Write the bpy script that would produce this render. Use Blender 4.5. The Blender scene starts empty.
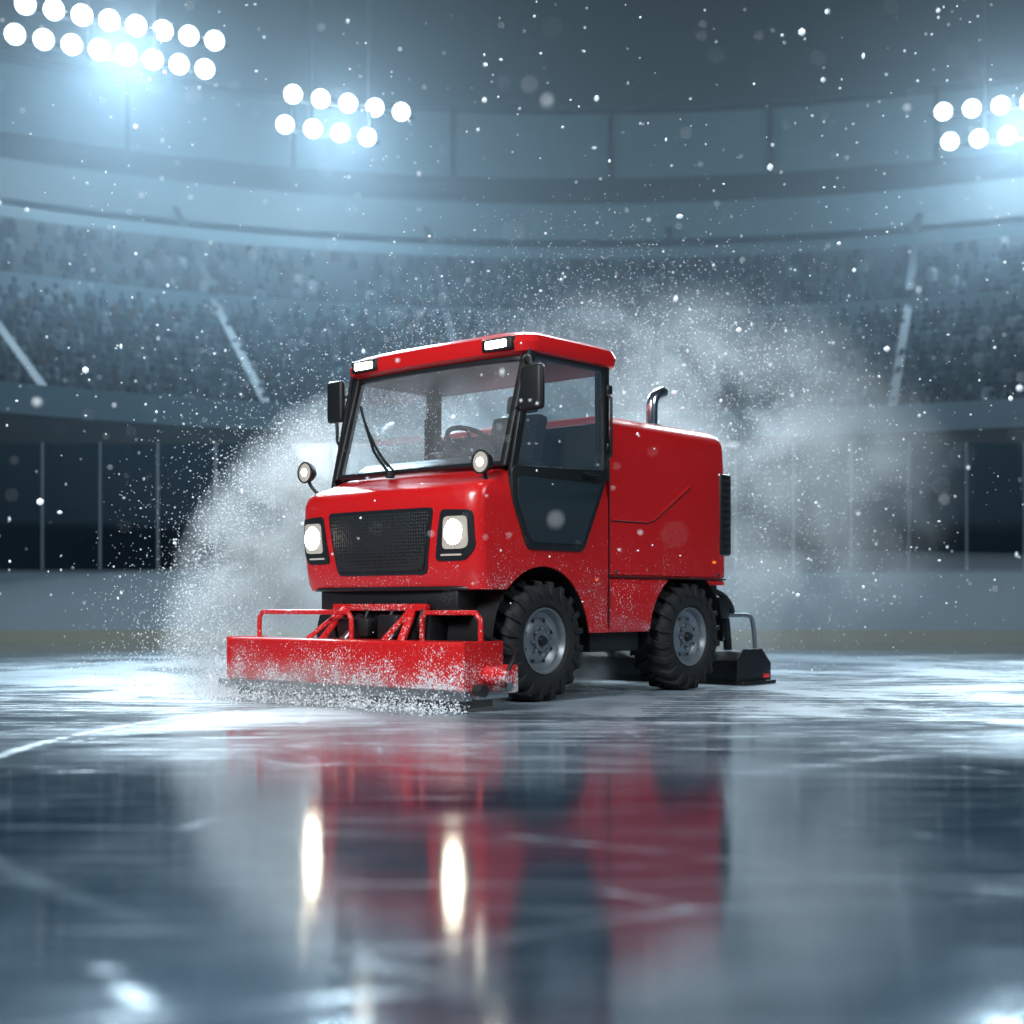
import bpy, bmesh, math, random
import numpy as np
from mathutils import Vector, Matrix
random.seed(7); rng=np.random.default_rng(7)
scene=bpy.context.scene
scene.view_settings.view_transform='Standard'
col=scene.collection

# ------------------------------------------------------------------ materials
def new_mat(name):
    m=bpy.data.materials.new(name); m.use_nodes=True
    nt=m.node_tree; nt.nodes.clear()
    out=nt.nodes.new('ShaderNodeOutputMaterial')
    return m,nt,out
def N(nt,t,**kw):
    n=nt.nodes.new(t)
    for k,v in kw.items(): setattr(n,k,v)
    return n
def pbr(name,color,rough=.5,metal=0,bump=0,bscale=60,coat=0,emis=None,estr=0,spec=.5,var=0):
    m,nt,out=new_mat(name)
    p=nt.nodes.new('ShaderNodeBsdfPrincipled')
    p.inputs['Base Color'].default_value=(*color,1)
    p.inputs['Roughness'].default_value=rough
    p.inputs['Metallic'].default_value=metal
    p.inputs['Coat Weight'].default_value=coat
    p.inputs['Specular IOR Level'].default_value=spec
    if emis:
        p.inputs['Emission Color'].default_value=(*emis,1); p.inputs['Emission Strength'].default_value=estr
    if bump or var:
        tc=N(nt,'ShaderNodeTexCoord')
        nz=N(nt,'ShaderNodeTexNoise'); nz.inputs['Scale'].default_value=bscale; nz.inputs['Detail'].default_value=5
        nt.links.new(tc.outputs['Object'],nz.inputs['Vector'])
        if bump:
            b=N(nt,'ShaderNodeBump'); b.inputs['Strength'].default_value=bump; b.inputs['Distance'].default_value=.01
            nt.links.new(nz.outputs['Fac'],b.inputs['Height']); nt.links.new(b.outputs['Normal'],p.inputs['Normal'])
        if var:
            mx=N(nt,'ShaderNodeMix',data_type='RGBA')
            mx.inputs[6].default_value=(*[c*(1-var) for c in color],1); mx.inputs[7].default_value=(*[min(1,c*(1+var)) for c in color],1)
            nt.links.new(nz.outputs['Fac'],mx.inputs[0]); nt.links.new(mx.outputs[2],p.inputs['Base Color'])
    nt.links.new(p.outputs[0],out.inputs[0])
    return m

def red_paint(name,snow_z0,snow_z1,amount):
    """glossy red paint with specks of snow, thicker low down"""
    m,nt,out=new_mat(name)
    p=nt.nodes.new('ShaderNodeBsdfPrincipled')
    p.inputs['Roughness'].default_value=.30; p.inputs['Coat Weight'].default_value=.5; p.inputs['Coat Roughness'].default_value=.12
    g=N(nt,'ShaderNodeNewGeometry'); sx=N(nt,'ShaderNodeSeparateXYZ'); nt.links.new(g.outputs['Position'],sx.inputs[0])
    mr=N(nt,'ShaderNodeMapRange'); mr.inputs[1].default_value=snow_z0; mr.inputs[2].default_value=snow_z1
    mr.inputs[3].default_value=amount; mr.inputs[4].default_value=0
    nt.links.new(sx.outputs[2],mr.inputs[0])
    nz=N(nt,'ShaderNodeTexNoise'); nz.inputs['Scale'].default_value=95; nz.inputs['Detail'].default_value=2
    nt.links.new(g.outputs['Position'],nz.inputs['Vector'])
    nb=N(nt,'ShaderNodeTexNoise'); nb.inputs['Scale'].default_value=5; nb.inputs['Detail'].default_value=2
    nt.links.new(g.outputs['Position'],nb.inputs['Vector'])
    m1=N(nt,'ShaderNodeMath',operation='MULTIPLY'); nt.links.new(nb.outputs['Fac'],m1.inputs[0]); nt.links.new(mr.outputs[0],m1.inputs[1])
    m2=N(nt,'ShaderNodeMath',operation='ADD'); nt.links.new(m1.outputs[0],m2.inputs[0]); nt.links.new(nz.outputs['Fac'],m2.inputs[1])
    m3=N(nt,'ShaderNodeMapRange'); m3.inputs[1].default_value=.80; m3.inputs[2].default_value=.88
    nt.links.new(m2.outputs[0],m3.inputs[0])
    mx=N(nt,'ShaderNodeMix',data_type='RGBA'); mx.inputs[6].default_value=(.74,.013,.015,1); mx.inputs[7].default_value=(.85,.88,.92,1)
    nt.links.new(m3.outputs[0],mx.inputs[0]); nt.links.new(mx.outputs[2],p.inputs['Base Color'])
    nt.links.new(p.outputs[0],out.inputs[0])
    return m
M_red=red_paint('red_paint',.6,1.6,.38)
M_redb=red_paint('red_paint_snowy',.05,.55,.80)
M_black=pbr('black_plastic',(.012,.014,.016),.45,bump=.15,bscale=150)
M_seam=pbr('panel_gap',(.05,.002,.003),.7)
M_trim=pbr('dark_trim',(.018,.021,.025),.3)
M_doorp=pbr('smoked_door_panel',(.03,.045,.055),.16,coat=.5)
M_rubber=pbr('tyre_rubber',(.018,.019,.021),.75,bump=.4,bscale=90,var=.5)
M_rim=pbr('rim_paint_grey',(.26,.29,.32),.38,metal=.5,var=.12,bscale=25)
M_steel=pbr('brushed_steel',(.55,.58,.6),.28,metal=1,bump=.05)
M_chrome=pbr('chrome',(.8,.82,.85),.22,metal=1)
M_chassis=pbr('chassis_metal',(.025,.028,.032),.5,metal=.4,bump=.3,bscale=50)
M_fabric=pbr('seat_fabric',(.02,.023,.027),.85,bump=.3,bscale=200)
M_led=pbr('led_lens',(.9,.9,.85),.2,emis=(1,.90,.70),estr=48)
M_led2=pbr('roof_led_lens',(.9,.9,.85),.2,emis=(1,.93,.80),estr=16)
M_lens=pbr('lamp_glass',(.35,.38,.4),.12,metal=.7,coat=1,emis=(1,.9,.75),estr=.45)
M_amber=pbr('amber_lens',(.8,.2,.03),.25,emis=(1,.2,.03),estr=.7)
M_tail=pbr('tail_lens',(.5,.02,.02),.25,emis=(1,.05,.03),estr=.25)
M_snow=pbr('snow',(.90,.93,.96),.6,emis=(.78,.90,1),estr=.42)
M_mirror=pbr('mirror_glass',(.7,.75,.8),.03,metal=1)

m,nt,out=new_mat('grille_mesh')
p=N(nt,'ShaderNodeBsdfPrincipled'); p.inputs['Roughness'].default_value=.45
tc=N(nt,'ShaderNodeTexCoord'); v=N(nt,'ShaderNodeTexVoronoi'); v.inputs['Scale'].default_value=48; v.inputs['Randomness'].default_value=.25
nt.links.new(tc.outputs['Object'],v.inputs['Vector'])
cr=N(nt,'ShaderNodeValToRGB'); cr.color_ramp.elements[0].position=.25; cr.color_ramp.elements[0].color=(.002,.002,.003,1)
cr.color_ramp.elements[1].position=.5; cr.color_ramp.elements[1].color=(.022,.025,.028,1)
nt.links.new(v.outputs['Distance'],cr.inputs[0]); nt.links.new(cr.outputs[0],p.inputs['Base Color'])
b=N(nt,'ShaderNodeBump'); b.inputs['Strength'].default_value=.8; b.inputs['Distance'].default_value=.01
nt.links.new(v.outputs['Distance'],b.inputs['Height']); nt.links.new(b.outputs[0],p.inputs['Normal']); nt.links.new(p.outputs[0],out.inputs[0])
M_grille=m

def glass_mat(name,tint,gloss,frost=0.,fk=.8):
    m,nt,out=new_mat(name)
    t=N(nt,'ShaderNodeBsdfTransparent'); t.inputs[0].default_value=(*tint,1)
    g=N(nt,'ShaderNodeBsdfGlossy'); g.inputs['Roughness'].default_value=.04; g.inputs[0].default_value=(.9,.95,1,1)
    f=N(nt,'ShaderNodeFresnel'); f.inputs[0].default_value=1.45
    ad=N(nt,'ShaderNodeMath',operation='MULTIPLY_ADD'); ad.inputs[1].default_value=fk; ad.inputs[2].default_value=gloss
    nt.links.new(f.outputs[0],ad.inputs[0])
    mx=N(nt,'ShaderNodeMixShader'); nt.links.new(ad.outputs[0],mx.inputs[0]); nt.links.new(t.outputs[0],mx.inputs[1]); nt.links.new(g.outputs[0],mx.inputs[2])
    last=mx
    if frost:
        d=N(nt,'ShaderNodeBsdfDiffuse'); d.inputs[0].default_value=(.70,.77,.82,1)
        tc=N(nt,'ShaderNodeTexCoord'); nz=N(nt,'ShaderNodeTexNoise'); nz.inputs['Scale'].default_value=3; nz.inputs['Detail'].default_value=8
        nt.links.new(tc.outputs['Object'],nz.inputs['Vector'])
        n2=N(nt,'ShaderNodeTexNoise'); n2.inputs['Scale'].default_value=110
        nt.links.new(tc.outputs['Object'],n2.inputs['Vector'])
        r2=N(nt,'ShaderNodeMapRange'); r2.inputs[1].default_value=.68; r2.inputs[2].default_value=.74; r2.inputs[4].default_value=.5
        nt.links.new(n2.outputs['Fac'],r2.inputs[0])
        mm=N(nt,'ShaderNodeMath',operation='MULTIPLY_ADD'); mm.inputs[1].default_value=frost
        nt.links.new(nz.outputs['Fac'],mm.inputs[0]); nt.links.new(r2.outputs[0],mm.inputs[2])
        m2=N(nt,'ShaderNodeMixShader'); nt.links.new(mm.outputs[0],m2.inputs[0]); nt.links.new(mx.outputs[0],m2.inputs[1]); nt.links.new(d.outputs[0],m2.inputs[2])
        last=m2
    nt.links.new(last.outputs[0],out.inputs[0])
    return m
M_wind=glass_mat('windshield_glass',(.90,.95,.97),.03,.30)
M_glass=glass_mat('side_glass',(.88,.93,.95),.01,.10,.45)
M_rinkglass=glass_mat('rink_glass',(.8,.88,.93),.0)

# ------------------------------------------------------------------ helpers
def autosmooth(me,ang=35):
    bm=bmesh.new(); bm.from_mesh(me)
    for f in bm.faces: f.smooth=True
    lim=math.radians(ang)
    for e in bm.edges:
        e.smooth = not (len(e.link_faces)==2 and e.calc_face_angle(0)>lim)
    bm.to_mesh(me); bm.free()
def mk(name,verts,faces,mat,parent=None,bevel=0,seg=3,smooth=True,recalc=True,boolean=None):
    me=bpy.data.meshes.new(name); me.from_pydata([tuple(v) for v in verts],[],[tuple(f) for f in faces]); 
    if recalc:
        bm=bmesh.new(); bm.from_mesh(me); bmesh.ops.recalc_face_normals(bm,faces=bm.faces); bm.to_mesh(me); bm.free()
    ob=bpy.data.objects.new(name,me); col.objects.link(ob)
    if boolean:
        for c in boolean:
            md=ob.modifiers.new('b','BOOLEAN'); md.operation='DIFFERENCE'; md.object=c; md.solver='EXACT'
    if bevel:
        md=ob.modifiers.new('bv','BEVEL'); md.width=bevel; md.segments=seg; md.limit_method='ANGLE'; md.angle_limit=math.radians(35)
    if ob.modifiers:
        bpy.context.view_layer.update()
        dg=bpy.context.evaluated_depsgraph_get()
        nm=bpy.data.meshes.new_from_object(ob.evaluated_get(dg)); ob.modifiers.clear(); ob.data=nm; nm.name=name
    if smooth: autosmooth(ob.data)
    ob.data.materials.clear(); ob.data.materials.append(mat)
    if parent: ob.parent=parent
    return ob
def prism(name,pts,b0,b1,mat,parent=None,bevel=0,seg=3,**k):
    n=len(pts); V=[(a,b0,z) for a,z in pts]+[(a,b1,z) for a,z in pts]
    F=[list(range(n)),list(range(2*n-1,n-1,-1))]+[[i,(i+1)%n,n+(i+1)%n,n+i] for i in range(n)]
    return mk(name,V,F,mat,parent,bevel,seg,**k)
def box(name,lo,hi,mat,parent=None,bevel=.01,seg=2):
    (x0,y0,z0),(x1,y1,z1)=lo,hi
    return prism(name,[(x0,z0),(x1,z0),(x1,z1),(x0,z1)],y0,y1,mat,parent,bevel,seg)
def rrect(a0,a1,hw,rf,rb,z,bow=0,n=6):
    P=[]
    def arc(cx,cy,r,t0,t1):
        for i in range(n+1):
            t=t0+(t1-t0)*i/n; P.append([cx+r*math.cos(t),cy+r*math.sin(t)])
    arc(a1-rf,-(hw-rf),rf,-math.pi/2,0)
    m=10
    for i in range(1,m): P.append([a1,-(hw-rf)+2*(hw-rf)*i/m])
    arc(a1-rf,hw-rf,rf,0,math.pi/2)
    arc(a0+rb,hw-rb,rb,math.pi/2,math.pi)
    arc(a0+rb,-(hw-rb),rb,math.pi,1.5*math.pi)
    out=[]
    for a,b in P:
        if bow and a>a1-rf-.001: a-=bow*(b/hw)**2*max(0,min(1,(a-(a1-rf))/rf+.0))
        out.append((a,b,z))
    return out
def loft(name,rings,mat,parent=None,**k):
    n=len(rings[0]); V=[v for r in rings for v in r]; F=[]
    for i in range(len(rings)-1):
        for j in range(n):
            F.append([i*n+j,i*n+(j+1)%n,(i+1)*n+(j+1)%n,(i+1)*n+j])
    F.append(list(range(n))); F.append(list(range(len(V)-1,len(V)-n-1,-1)))
    return mk(name,V,F,mat,parent,**k)
def tube(name,pts,r,mat,parent=None,smoothc=False,res=4,cyc=False):
    cu=bpy.data.curves.new(name,'CURVE'); cu.dimensions='3D'; cu.bevel_depth=r; cu.bevel_resolution=res; cu.use_fill_caps=True
    if smoothc:
        s=cu.splines.new('NURBS'); s.points.add(len(pts)-1)
        for q,p_ in zip(s.points,pts): q.co=(*p_,1)
        s.order_u=3; s.use_endpoint_u=True; s.resolution_u=8
    else:
        s=cu.splines.new('POLY'); s.points.add(len(pts)-1)
        for q,p_ in zip(s.points,pts): q.co=(*p_,1)
    s.use_cyclic_u=cyc
    t=bpy.data.objects.new(name+'_c',cu); col.objects.link(t); bpy.context.view_layer.update()
    me=bpy.data.meshes.new_from_object(t.evaluated_get(bpy.context.evaluated_depsgraph_get()))
    bpy.data.objects.remove(t); bpy.data.curves.remove(cu)
    for pl in me.polygons: pl.use_smooth=True
    autosmooth(me,50)
    me.materials.clear(); me.materials.append(mat)
    ob=bpy.data.objects.new(name,me); col.objects.link(ob)
    if parent: ob.parent=parent
    return ob
def lathe(name,prof,mat,parent=None,center=(0,0,0),axis='y',seg=40,closed=False):
    V=[];F=[];n=len(prof)
    for i in range(seg):
        t=2*math.pi*i/seg
        for o,r in prof:
            c,s=r*math.cos(t),r*math.sin(t)
            p_={'y':(c,o,s),'x':(o,c,s),'z':(c,s,o)}[axis]
            V.append(tuple(p_[k]+center[k] for k in range(3)))
    for i in range(seg):
        for j in range(n-1 if not closed else n):
            k=(j+1)%n; i2=(i+1)%seg
            F.append([i*n+j,i*n+k,i2*n+k,i2*n+j])
    return mk(name,V,F,mat,parent)
def empty(name,loc=(0,0,0),rz=0):
    e=bpy.data.objects.new(name,None); e.location=loc; e.rotation_euler=(0,0,rz); e.empty_display_size=.3; col.objects.link(e); return e
def join(name,obs,parent):
    bm=bmesh.new(); mats=[]
    for o in obs:
        for mt in o.data.materials:
            if mt not in mats: mats.append(mt)
    for o in obs:
        me=o.data.copy(); me.transform(o.matrix_local)
        idx=mats.index(o.data.materials[0])
        for pl in me.polygons: pl.material_index=idx
        bm.from_mesh(me); bpy.data.meshes.remove(me)
    nm=bpy.data.meshes.new(name); bm.to_mesh(nm); bm.free()
    for mt in mats: nm.materials.append(mt)
    for o in obs: bpy.data.objects.remove(o)
    ob=bpy.data.objects.new(name,nm); col.objects.link(ob); ob.parent=parent; return ob

# ================================================================== VEHICLE
ORG=(-.41,9.225,0); RZ=math.atan2(-.7526,-.6585)
car=empty('ice_resurfacing_vehicle',ORG,RZ)
FX=Vector((-.6585,-.7526,0)); LX=Vector((.7526,-.6585,0))
def W(a,b,z): return Vector(ORG)+FX*a+LX*b+Vector((0,0,z))

def cyl_cut(a,r):
    n=48; pts=[(a+r*math.cos(2*math.pi*i/n),.375+r*math.sin(2*math.pi*i/n)) for i in range(n)]
    return prism('cut',pts,-1.2,1.2,M_black)
c1=cyl_cut(0,.465); c2=cyl_cut(-1.6,.465)
c3=box('cut',(.1,-1.2,.2),(1.2,1.2,.695),M_black,bevel=0)
c4=box('cut',(-3,-1.2,.2),(-1.75,1.2,.745),M_black,bevel=0)
prof=[(.42,.60,.80),(.60,.60,.80),(.70,.595,.80),(.74,.615,.805),(.85,.635,.805),(1.0,.648,.805),(1.15,.652,.805),(1.25,.648,.805),(1.30,.63,.80),(1.325,.60,.795),(1.345,.555,.79),(1.385,.44,.785),(1.435,.32,.775),(1.455,.28,.75)]
NR=.12; NB=.05
rings=[rrect(-.675,a1,hw,NR,.02,z,bow=NB) for z,a1,hw in prof]
loft('body_nose_and_cab_lower',rings,M_red,car,boolean=[c1,c3])
rings=[rrect(-2.12,-.68,hw,.02,.07,z) for z,hw in((.42,.79),(.44,.80),(.60,.80),(.765,.80),(.78,.79))]
loft('rear_skirt',rings,M_red,car,boolean=[c1,c2,c4])
for c in (c1,c2,c3,c4): bpy.data.objects.remove(c)
rings=[rrect(-2.115,-.69,.79,.02,.07,.79),rrect(-2.13,-.682,.803,.03,.09,.805),rrect(-2.13,-.682,.803,.03,.09,1.2),rrect(-2.12,-.682,.80,.03,.09,1.6)]
R=.13
for i in range(9):
    t=i/8*math.pi/2; ins=R*(1-math.cos(t))
    rings.append(rrect(-2.115+ins,-.682-ins*.4,.795-ins,.03,.09,1.74+ (R)*math.sin(t)*.95))
loft('engine_box',rings,M_red,car)
for s in (1,-1):
    tube('panel_seam_low_%d'%s,[(-.66,s*.802,.785),(-2.08,s*.802,.785)],.006,M_seam,car)
    tube('panel_seam_vert_%d'%s,[(-.679,s*.799,.45),(-.679,s*.799,1.70)],.005,M_seam,car)
    tube('side_crease_%d'%s,[(-.70,s*.80,1.165),(-1.10,s*.80,1.165),(-1.18,s*.80,1.185),(-1.62,s*.80,1.44)],.009,M_red,car)
    tube('side_crease_shadow_%d'%s,[(-.70,s*.803,1.153),(-1.10,s*.803,1.153),(-1.19,s*.803,1.175),(-1.63,s*.803,1.428)],.004,M_seam,car)
    tube('sill_seam_%d'%s,[(-.46,s*.80,.80),(-.68,s*.80,.79)],.004,M_seam,car)
    for a,z in((-.75,.82),(-1.98,.82)):
        lathe('bolt',[(0,0.0),(s*.008,.010),(s*.0,.013)],M_trim,car,(a,s*.803,z),seg=10)
    box('amber_marker_%d'%s,(-.555,s*.80-.006,.757),(-.525,s*.80+.006,.772),M_amber,car,.003)
    box('amber_side_%d'%s,(-1.95,s*.803-.006,.90),(-1.91,s*.803+.006,.918),M_amber,car,.003)
    box('rear_vent_frame_%d'%s,(-2.15,s*.73-.09,.96),(-2.0,s*.73+.085,1.56),M_black,car,.02,3)
    for i in range(11):
        z=1.0+i*.05
        box('rear_vent_slat_%d'%i,(-2.13,s*.73-.05,z),(-2.02,s*.73+.092,z+.018),M_trim,car,.004,1)
box('rear_panel',(-2.155,-.55,.95),(-2.12,.55,1.6),M_black,car,.02)

def front_a(b,z):
    zz=[p_[0] for p_ in prof]
    a1=np.interp(z,zz,[p_[1] for p_ in prof]); hw=np.interp(z,zz,[p_[2] for p_ in prof])
    ab=min(abs(b),hw-.004); a=a1; f=1
    if ab>hw-NR:
        f=math.sqrt(max(0,1-((ab-(hw-NR))/NR)**2)); a=a1-NR+NR*f
    return a-NB*(ab/hw)**2*f
def front_patch(name,poly,off,thick,mat):
    bm=bmesh.new(); vs=[bm.verts.new((0,b,z)) for b,z in poly]; f=bm.faces.new(vs)
    ex=bmesh.ops.extrude_face_region(bm,geom=[f]); nv=[g_ for g_ in ex['geom'] if isinstance(g_,bmesh.types.BMVert)]
    for v_ in nv: v_.co.x=-1
    bs=[p_[0] for p_ in poly]; 
    for bb in np.arange(min(bs)+.02,max(bs),.025):
        bmesh.ops.bisect_plane(bm,geom=bm.verts[:]+bm.edges[:]+bm.faces[:],plane_co=(0,bb,0),plane_no=(0,1,0))
    zs=[p_[1] for p_ in poly]
    for zz in np.arange(min(zs)+.05,max(zs),.06):
        bmesh.ops.bisect_plane(bm,geom=bm.verts[:]+bm.edges[:]+bm.faces[:],plane_co=(0,0,zz),plane_no=(0,0,1))
    for v_ in bm.verts:
        fr=v_.co.x>-.5
        v_.co.x=front_a(v_.co.y,v_.co.z)+(off if fr else off-thick)
        if fr and abs(v_.co.y)>.69: v_.co.y+=math.copysign(off*.8,v_.co.y)
    bmesh.ops.recalc_face_normals(bm,faces=bm.faces)
    me=bpy.data.meshes.new(name); bm.to_mesh(me); bm.free(); autosmooth(me,40); me.materials.append(mat)
    o=bpy.data.objects.new(name,me); col.objects.link(o); o.parent=car; return o
def rpoly(pts,r,n=4):
    out=[]; L=len(pts)
    for i in range(L):
        p0,p1,p2=Vector(pts[i-1]),Vector(pts[i]),Vector(pts[(i+1)%L])
        d0=(p0-p1).normalized()*r; d1=(p2-p1).normalized()*r
        for k in range(n+1):
            t=k/n; out.append(tuple((p1+d0)*(1-t)**2+2*t*(1-t)*p1+(p1+d1)*t**2))
    return out
front_patch('grille_frame',rpoly([(-.475,1.19),(.475,1.19),(.40,.785),(-.40,.785)],.04),.006,.06,M_trim)
front_patch('grille_screen',rpoly([(-.445,1.165),(.445,1.165),(.38,.808),(-.38,.808)],.03),.012,.03,M_grille)
for s in (1,-1):
    poly=[(s*.53,1.175),(s*.755,1.165),(s*.765,.94),(s*.70,.865),(s*.475,.865)]
    front_patch('headlight_bezel_%d'%s,rpoly(poly,.035),.006,.06,M_trim)
    poly=[(s*.555,1.13),(s*.72,1.13),(s*.725,.965),(s*.70,.935),(s*.54,.935)]
    front_patch('headlight_lens_%d'%s,rpoly(poly,.03),.011,.02,M_lens)
    la=front_a(.64,1.03)
    lathe('headlight_ring',[(-.05,.080),(.0,.078),(.012,.076),(.006,.072)],M_lens,car,(la+.012,s*.635,1.035),'x',32)
    lathe('headlight_lamp',[(.018,0.0001),(.014,.048),(.004,.074)],M_led,car,(la+.012,s*.635,1.035),'x',28)
    tube('drl_%d'%s,[(front_a(b_,.90)+.012,s*b_,.90) for b_ in np.linspace(.53,.68,8)],.006,M_lens,car)
tube('cowl_trim',[(.30,-.75,1.46),(.335,-.4,1.462),(.34,0,1.462),(.335,.4,1.462),(.30,.75,1.46)],.018,M_trim,car,True)
tube('nose_lower_lip',[(.45,-.79,.70),(.58,-.70,.70),(.61,-.3,.70),(.61,.3,.70),(.58,.70,.70),(.45,.79,.70)],.014,M_trim,car,True)

# ---- cab
Zt=2.18; WT=.09
def bar(name,p,q,w,mat=M_black):
    p=Vector(p);q=Vector(q);d=(q-p).normalized()
    u=d.cross(Vector((0,0,1)));
    if u.length<.1: u=Vector((0,1,0))
    u.normalize(); v=d.cross(u)
    V=[];w1,w2=(w if isinstance(w,tuple) else (w,w))
    for c in (p,q):
        for i,j in((-1,-1),(1,-1),(1,1),(-1,1)): V.append(c+u*i*w1/2+v*j*w2/2)
    F=[(0,1,2,3),(7,6,5,4)]+[(i,(i+1)%4,4+(i+1)%4,4+i) for i in range(4)]
    return mk(name,V,F,mat,car,min(w1,w2)*.25,2)
for s in (1,-1):
    prism('a_pillar_%d'%s,[(.34,1.44),(.27,1.44),(WT-.04,Zt+.02),(WT+.03,Zt+.02)],s*.73,s*.785,M_black,car,.012)
    prism('b_pillar_%d'%s,[(-.62,1.40),(-.675,1.40),(-.675,Zt+.02),(-.62,Zt+.02)],s*.72,s*.79,M_black,car,.012)
    low=rpoly([(.315,1.45),(.305,1.25),(.16,.94),(-.39,.94),(-.60,1.35),(-.665,1.48)],.05)
    prism('door_lower_frame_%d'%s,low,s*.78,s*.82,M_black,car,.008)
    low2=rpoly([(.265,1.385),(.26,1.24),(.135,.985),(-.365,.985),(-.56,1.36),(-.575,1.385)],.04)
    prism('door_lower_panel_%d'%s,low2,s*.80,s*.826,M_doorp,car,.004)
    o=[(.315,1.42),(WT+.05,Zt),(-.665,Zt),(-.665,1.42)]; i_=[(.25,1.46),(WT-.01,Zt-.045),(-.60,Zt-.045),(-.60,1.46)]
    V=[];
    for bb in (s*.785,s*.815):
        V+=[(a,bb,z) for a,z in o]+[(a,bb,z) for a,z in i_]
    F=[]
    for k in range(4):
        l=(k+1)%4
        F+=[(k,l,4+l,4+k),(8+k,12+k,12+l,8+l),(k,8+k,8+l,l),(4+k,4+l,12+l,12+k)]
    mk('door_window_frame_%d'%s,V,F,M_black,car,.008,2)
    mk('door_window_%d'%s,[(a,s*.80,z) for a,z in i_],[(0,1,2,3)],M_glass,car)
    tube('door_handle_%d'%s,[(-.50,s*.82,1.44),(-.50,s*.86,1.44),(-.38,s*.86,1.44),(-.38,s*.82,1.44)],.011,M_trim,car)
    tube('door_grab_%d'%s,[(-.635,s*.815,1.55),(-.635,s*.85,1.58),(-.635,s*.85,1.95),(-.635,s*.815,1.98)],.011,M_black,car)
    for z in (1.60,1.98): box('door_hinge_%d'%s,(-.68,s*.80-.03,z),(-.63,s*.80+.03,z+.06),M_trim,car,.008)
V=[];F=[];n=12
for i in range(n+1):
    b=-.74+1.48*i/n; bow=.05*(1-(b/.74)**2)
    V+=[(.30+bow,b,1.455),(WT+bow,b,Zt)]
for i in range(n): F.append((2*i,2*i+2,2*i+3,2*i+1))
mk('windshield',V,F,M_wind,car)
tube('windshield_seal_top',[(WT+.005+.05*(1-(b/.74)**2),b,Zt-.02) for b in np.linspace(-.74,.74,9)],.02,M_black,car)
mk('rear_window',[(-.655,-.70,1.45),(-.655,.70,1.45),(-.655,.70,Zt),(-.655,-.70,Zt)],[(0,1,2,3)],M_glass,car)
box('rear_wall_low',(-.675,-.72,1.40),(-.64,.72,1.80),M_black,car,.008)
bar('rear_header',(-.645,-.72,Zt-.03),(-.645,.72,Zt-.03),.06)
box('cab_deck',(-.66,-.74,1.40),(.27,.74,1.462),M_black,car,.005)
box('headliner',(-.66,-.75,Zt-.01),(.07,.75,Zt+.03),M_black,car,.005)
prism('dashboard',[(.28,1.45),(.27,1.49),(.18,1.54),(.08,1.53),(.05,1.45)],-.62,.62,M_black,car,.02)
sw=tube('steering_wheel',[(.17*math.cos(t),.17*math.sin(t),0) for t in np.linspace(0,2*math.pi,33)[:-1]],.016,M_black,car,cyc=True)
sw.location=(-.02,.18,1.66); sw.rotation_euler=(0,math.radians(-28),0)
for k in range(3):
    t=k*2*math.pi/3+.5
    sp=tube('steering_spoke_%d'%k,[(0,0,-.02),(.16*math.cos(t),.16*math.sin(t),0)],.012,M_black,car); sp.location=sw.location; sp.rotation_euler=sw.rotation_euler
tube('steering_column',[(-.02,.18,1.65),(.10,.18,1.50)],.028,M_black,car)
def seat(b):
    prism('seat_back',rpoly([(-.24,1.50),(-.36,1.50),(-.44,1.84),(-.34,1.86)],.03),b-.20,b+.20,M_fabric,car,.04,4)
    prism('seat_headrest',rpoly([(-.36,1.88),(-.45,1.88),(-.46,2.00),(-.38,2.00)],.02),b-.11,b+.11,M_fabric,car,.03,4)
    tube('headrest_post',[(-.39,b,1.80),(-.41,b,1.92)],.012,M_steel,car)
    prism('seat_cushion',rpoly([(.02,1.46),(-.42,1.46),(-.42,1.53),(.0,1.57)],.02),b-.21,b+.21,M_fabric,car,.03,4)
seat(.28)
box('centre_console',(-.3,-.12,1.45),(.1,.0,1.60),M_black,car,.02)
tube('control_lever',[(-.05,-.05,1.58),(-.02,-.05,1.74)],.010,M_trim,car)

# roof
rings=[]
RF=.21
for z,ins in ((2.145,.035),(2.165,.0),(2.22,-.01),(2.265,.01),(2.292,.06),(2.312,.14),(2.320,.25)):
    rings.append(rrect(-.74+ins,RF-ins*.9,.835-ins,.13,.08,z,bow=.04))
loft('roof_shell',rings,M_red,car)
rings=[rrect(-.70,RF-.04,.79,.12,.08,z,bow=.04) for z in(2.12,2.155)]
loft('roof_underside_trim',rings,M_black,car)
rings=[rrect(-.55,.0,.52,.08,.06,2.31),rrect(-.54,-.01,.51,.08,.06,2.335),rrect(-.50,-.05,.47,.08,.06,2.345)]
loft('roof_hatch',rings,M_red,car)
for s in (1,-1):
    b=s*.60
    prism('roof_light_housing_%d'%s,[(RF+.005,2.175),(RF+.005,2.255),(RF-.1,2.27),(RF-.1,2.175)],b-.125,b+.125,M_black,car,.012)
    box('roof_light_lens_%d'%s,(RF,b-.085,2.190),(RF+.014,b+.085,2.238),M_led2,car,.008)
mn=box('mirror_near',(.27,.88,1.765),(.325,1.055,2.04),M_black,car,.035,5)
mf=box('mirror_far',(.15,-1.00,1.86),(.20,-.84,2.15),M_black,car,.035,5)
box('mirror_near_glass',(.262,.90,1.79),(.272,1.035,2.015),M_mirror,car,.004)
box('mirror_far_glass',(.142,-.98,1.885),(.152,-.86,2.125),M_mirror,car,.004)
tube('mirror_arm_near',[(.14,.79,2.08),(.26,.86,2.10),(.295,.95,2.09),(.295,.96,2.02)],.012,M_black,car,True)
tube('mirror_arm_near_low',[(.24,.79,1.80),(.29,.85,1.80),(.295,.93,1.84)],.010,M_black,car,True)
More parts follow.
